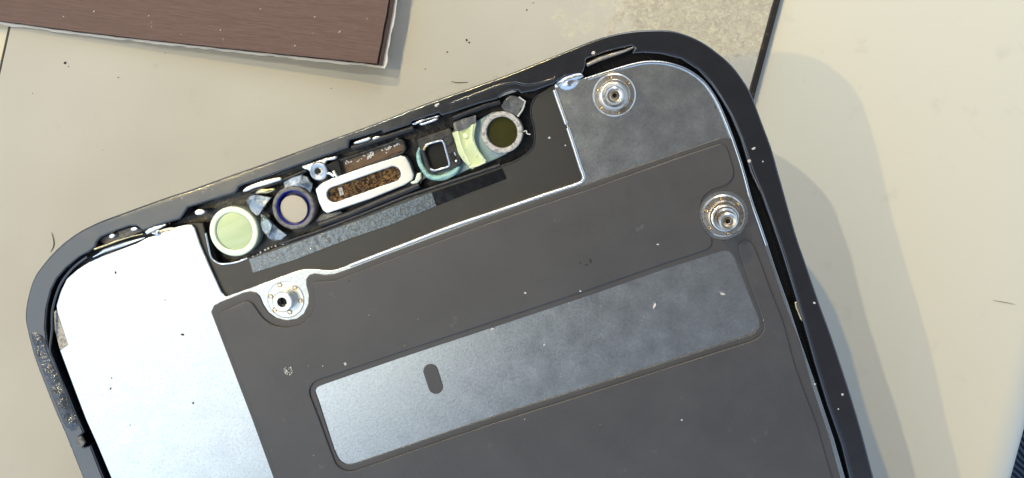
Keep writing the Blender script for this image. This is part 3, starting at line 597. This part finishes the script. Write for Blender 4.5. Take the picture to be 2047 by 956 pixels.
# torn adhesive along the left of the frame
def glueh(x, y, u, v):
    e = math.sin(math.pi*min(1, max(0, v)))**0.5*min(1, 12*u, 10*(1-u))
    return frame_h-0.006+e*(0.016+0.030*nz3(x, y, 9)+0.030*abs(nz3(x, y, 20, 3)))
sheet('adhesive_residue', catmull(LL([(59,655),(66,690),(74,715),(90,757),(118,826),(138,870)], 0.03), 8, False), catmull(LL([(70,662),(90,678),(98,708),(118,752),(146,818),(166,862)], 0.03), 8, False), 150, 18, glueh, frame_h-0.03, 'glue', panel, 80)
slab('frame_pad', [rnd(LL([(152,876),(161,872),(169,886),(166,892),(157,893)], 0.03), 0.01)], 0.0, 0.034, 'ring_grey', panel, bev=0.006)

# ------------------------------------------------------------------ standoffs
def standoff(px, hh, parent=panel, r0=0.185, rt=0.075, weld=6, hole=0.02, name='standoff'):
    c = L(*px)
    s = r0/0.185
    prof = [(r0, 0.0), (r0, 0.018), (r0-0.012, 0.028), (0.135*s, 0.030), (0.130*s, 0.036), (0.128*s, 0.10*hh/0.3), (0.118*s, 0.115*hh/0.3), (0.108*s, 0.118*hh/0.3), (0.104*s, 0.125*hh/0.3),
            (0.100*s, 0.17*hh/0.3), (0.092*s, 0.18*hh/0.3), (rt+0.005, 0.19*hh/0.3), (rt, 0.20*hh/0.3), (rt, hh-0.014), (rt-0.014, hh), (hole+0.022, hh-0.004), (hole+0.006, hh-0.026), (hole, hh-0.03), (hole, hh-0.12), (0, hh-0.12)]
    o = lathe(name, c, prof, 'boss', parent, 56)
    lathe('thread_hole', c, [(hole*0.98, hh-0.11), (hole*0.98, hh-0.075), (0, hh-0.07)], 'gap', o, 16)
    for i in range(weld):
        a = 2*math.pi*i/weld+0.4; q = (c[0]+(r0-0.028)*math.cos(a), c[1]+(r0-0.028)*math.sin(a))
        lathe('weld_spot', q, [(0.015, 0.025), (0.013, 0.033), (0.006, 0.031), (0, 0.030)], 'weld', o, 14)
    return o
standoff((1228, 190), 0.34)
standoff(S2, 0.38)
# flush standoff on the left: a thin flange ring, six weld spots, a short drum
c = L(571.5, 599)
fl = lathe('flat_standoff', c, [(0.172, 0.0), (0.172, 0.004), (0.168, 0.008), (0.164, 0.004), (0.10, 0.004), (0.096, 0.006), (0.094, 0.105), (0.086, 0.115), (0.046, 0.115), (0.042, 0.108), (0.042, 0.05), (0, 0.045)], 'earframe', panel, 56)
lathe('thread_hole', (c[0], c[1]), [(0.040, 0.046), (0.040, 0.052), (0.024, 0.056), (0.022, 0.048), (0, 0.046)], 'gap', fl, 24)
for (x, y) in ((560,570),(590,575),(601,601),(580,624),(550,619),(542,593)):
    lathe('weld_spot', L(x, y), [(0.024, 0.003), (0.022, 0.010), (0.017, 0.009), (0.015, 0.006), (0, 0.007)], 'weld', fl, 16)
    lathe('weld_centre', L(x, y), [(0.014, 0.005), (0.013, 0.011), (0, 0.012)], 'earframe', fl, 12)

# ================================================================== dust, crumbs and hairs
bm = bmesh.new()
def speck(x, y, h, r, flat=0.5, el=1, ang=0):
    p = PM @ Vector((*L(x, y, h), h)); blob(bm, p, r, flat, random.random()*50, el, ang)
for (x, y, r, el, an) in ((1308,612,0.014,2.6,1.1),(1445,588,0.014,2.4,-0.2),(1363,840,0.013,1,0),(690,728,0.016,1.4,-1),(1050,586,0.014,1.2,0),(1098,276,0.014,1,0),(1130,291,0.010,1,0),(1507,297,0.016,1.6,0.3),(1628,606,0.013,1.4,0),(1684,789,0.014,1.3,-0.6),(1676,818,0.010,1,0),(1525,323,0.010,1,0),(985,658,0.012,2,0.3),(645,732,0.008,1,0),(1629,768,0.008,2,0),(872,211,0.020,1.2,0.6),(876,208,0.014,1,0),(1186,106,0.020,1.3,0.4),(1160,582,0.010,1.6,-.5),(1315,489,0.010,1.6,0),(1088,690,0.009,1.5,0.3)):
    speck(x, y, 0.037, r*0.78, 0.5, el, an)
for (x, y) in ((530,500),(536,497),(543,494),(551,492),(566,488),(573,486),(506,513),(515,509),(521,505)): speck(x, y, -0.03, random.uniform(0.006, 0.013), 0.8)
for i in range(22):
    a = random.uniform(0, 6.28); q = random.uniform(2, 11); speck(577+q*math.cos(a), 742+q*0.8*math.sin(a), 0.040, random.uniform(0.003, 0.008), 0.12, 1.5, a)
for i in range(28):
    x = random.uniform(480, 1640); y = random.uniform(420, 940)
    if y > 370+ (x-480)*-0.3+260 and x < 1500+(y-420)*0.3: speck(x, y, 0.035, random.uniform(0.0018, 0.0045))
for i in range(10):
    t = random.random(); x = 300+t*780; y = 410-t*262+random.uniform(-8, 6); speck(x, y+6, frame_h+0.002, random.uniform(0.002, 0.006))
for (x, y, el, an) in ((182,20,2.5,.8),(294,30,1.5,.5),(630,35,2,.6),(680,65,4,.75),(300,52,1,.2),(440,60,2,1),(590,92,2,.8),(120,30,1.5,.3),(520,18,1.5,.4),(735,40,1,0)):
    blob(bm, tuple(on_z(x, y, 0.30+0.02*(x > 500)).to_2d())+((TB+0.003+lift(max(0, (x+420)/1190))-0.10+0.095),), 0.0055, 0.3, x, el, an)
tag(finish('dust', bm, 'dust', None, 60), kind='stuff')
bm = bmesh.new()
for (x, y, r) in ((130,126,0.022),(137,133,0.008),(236,155,0.009),(933,80,0.016),(938,85,0.014),(894,104,0.012),(850,138,0.009),(1053,20,0.012),(1066,6,0.010),(662,177,0.008),(205,300,0.006),(65,187,0.007),(330,106,0.006)):
    p = on_z(x, y, TB+0.004); blob(bm, p, r*0.7, 0.4, x, 1.3, y)
for (x, y, r) in ((231,545,.010),(365,669,.012),(223,756,.006),(221,777,.009),(386,806,.009),(430,610,.005),(330,600,.005),(260,850,.005),(1180,520,.012),(1172,528,.008),(1160,524,.006),(700,560,.005),(1430,215,.006),(1290,250,.005)):
    blob(bm, PM @ Vector((*L(x, y, 0.002), 0.002 if x < 500 or y < 300 else 0.041)), r, 0.3, x, 1.6, y)
tag(finish('dirt_specks', bm, 'dirt', None, 60), kind='stuff')
def hair(pts, z, label, r=0.008):
    P = [tuple(on_z(x, y, z)) for x, y in catmull(pts, 5, False)]
    o = tube('hair_strand', P, r, 'hair', None, 6, taper=lambda t: 0.35+0.65*math.sin(math.pi*t)); tag(o, label, 'hair', 'stray hairs on the surface')
hair([(103,465),(107,480),(107,492),(101,504)], TB+0.006, 'short curved grey hair beside the top left corner of the display frame', 0.006)
hair([(902,162),(912,165),(925,165),(936,165)], TB+0.006, 'thin straight dark hair on the board just above the display frame', 0.0045)
hair([(1985,601),(2005,604),(2030,609)], 0.006, 'faint thin hair on the cream tabletop at the far right', 0.0025)
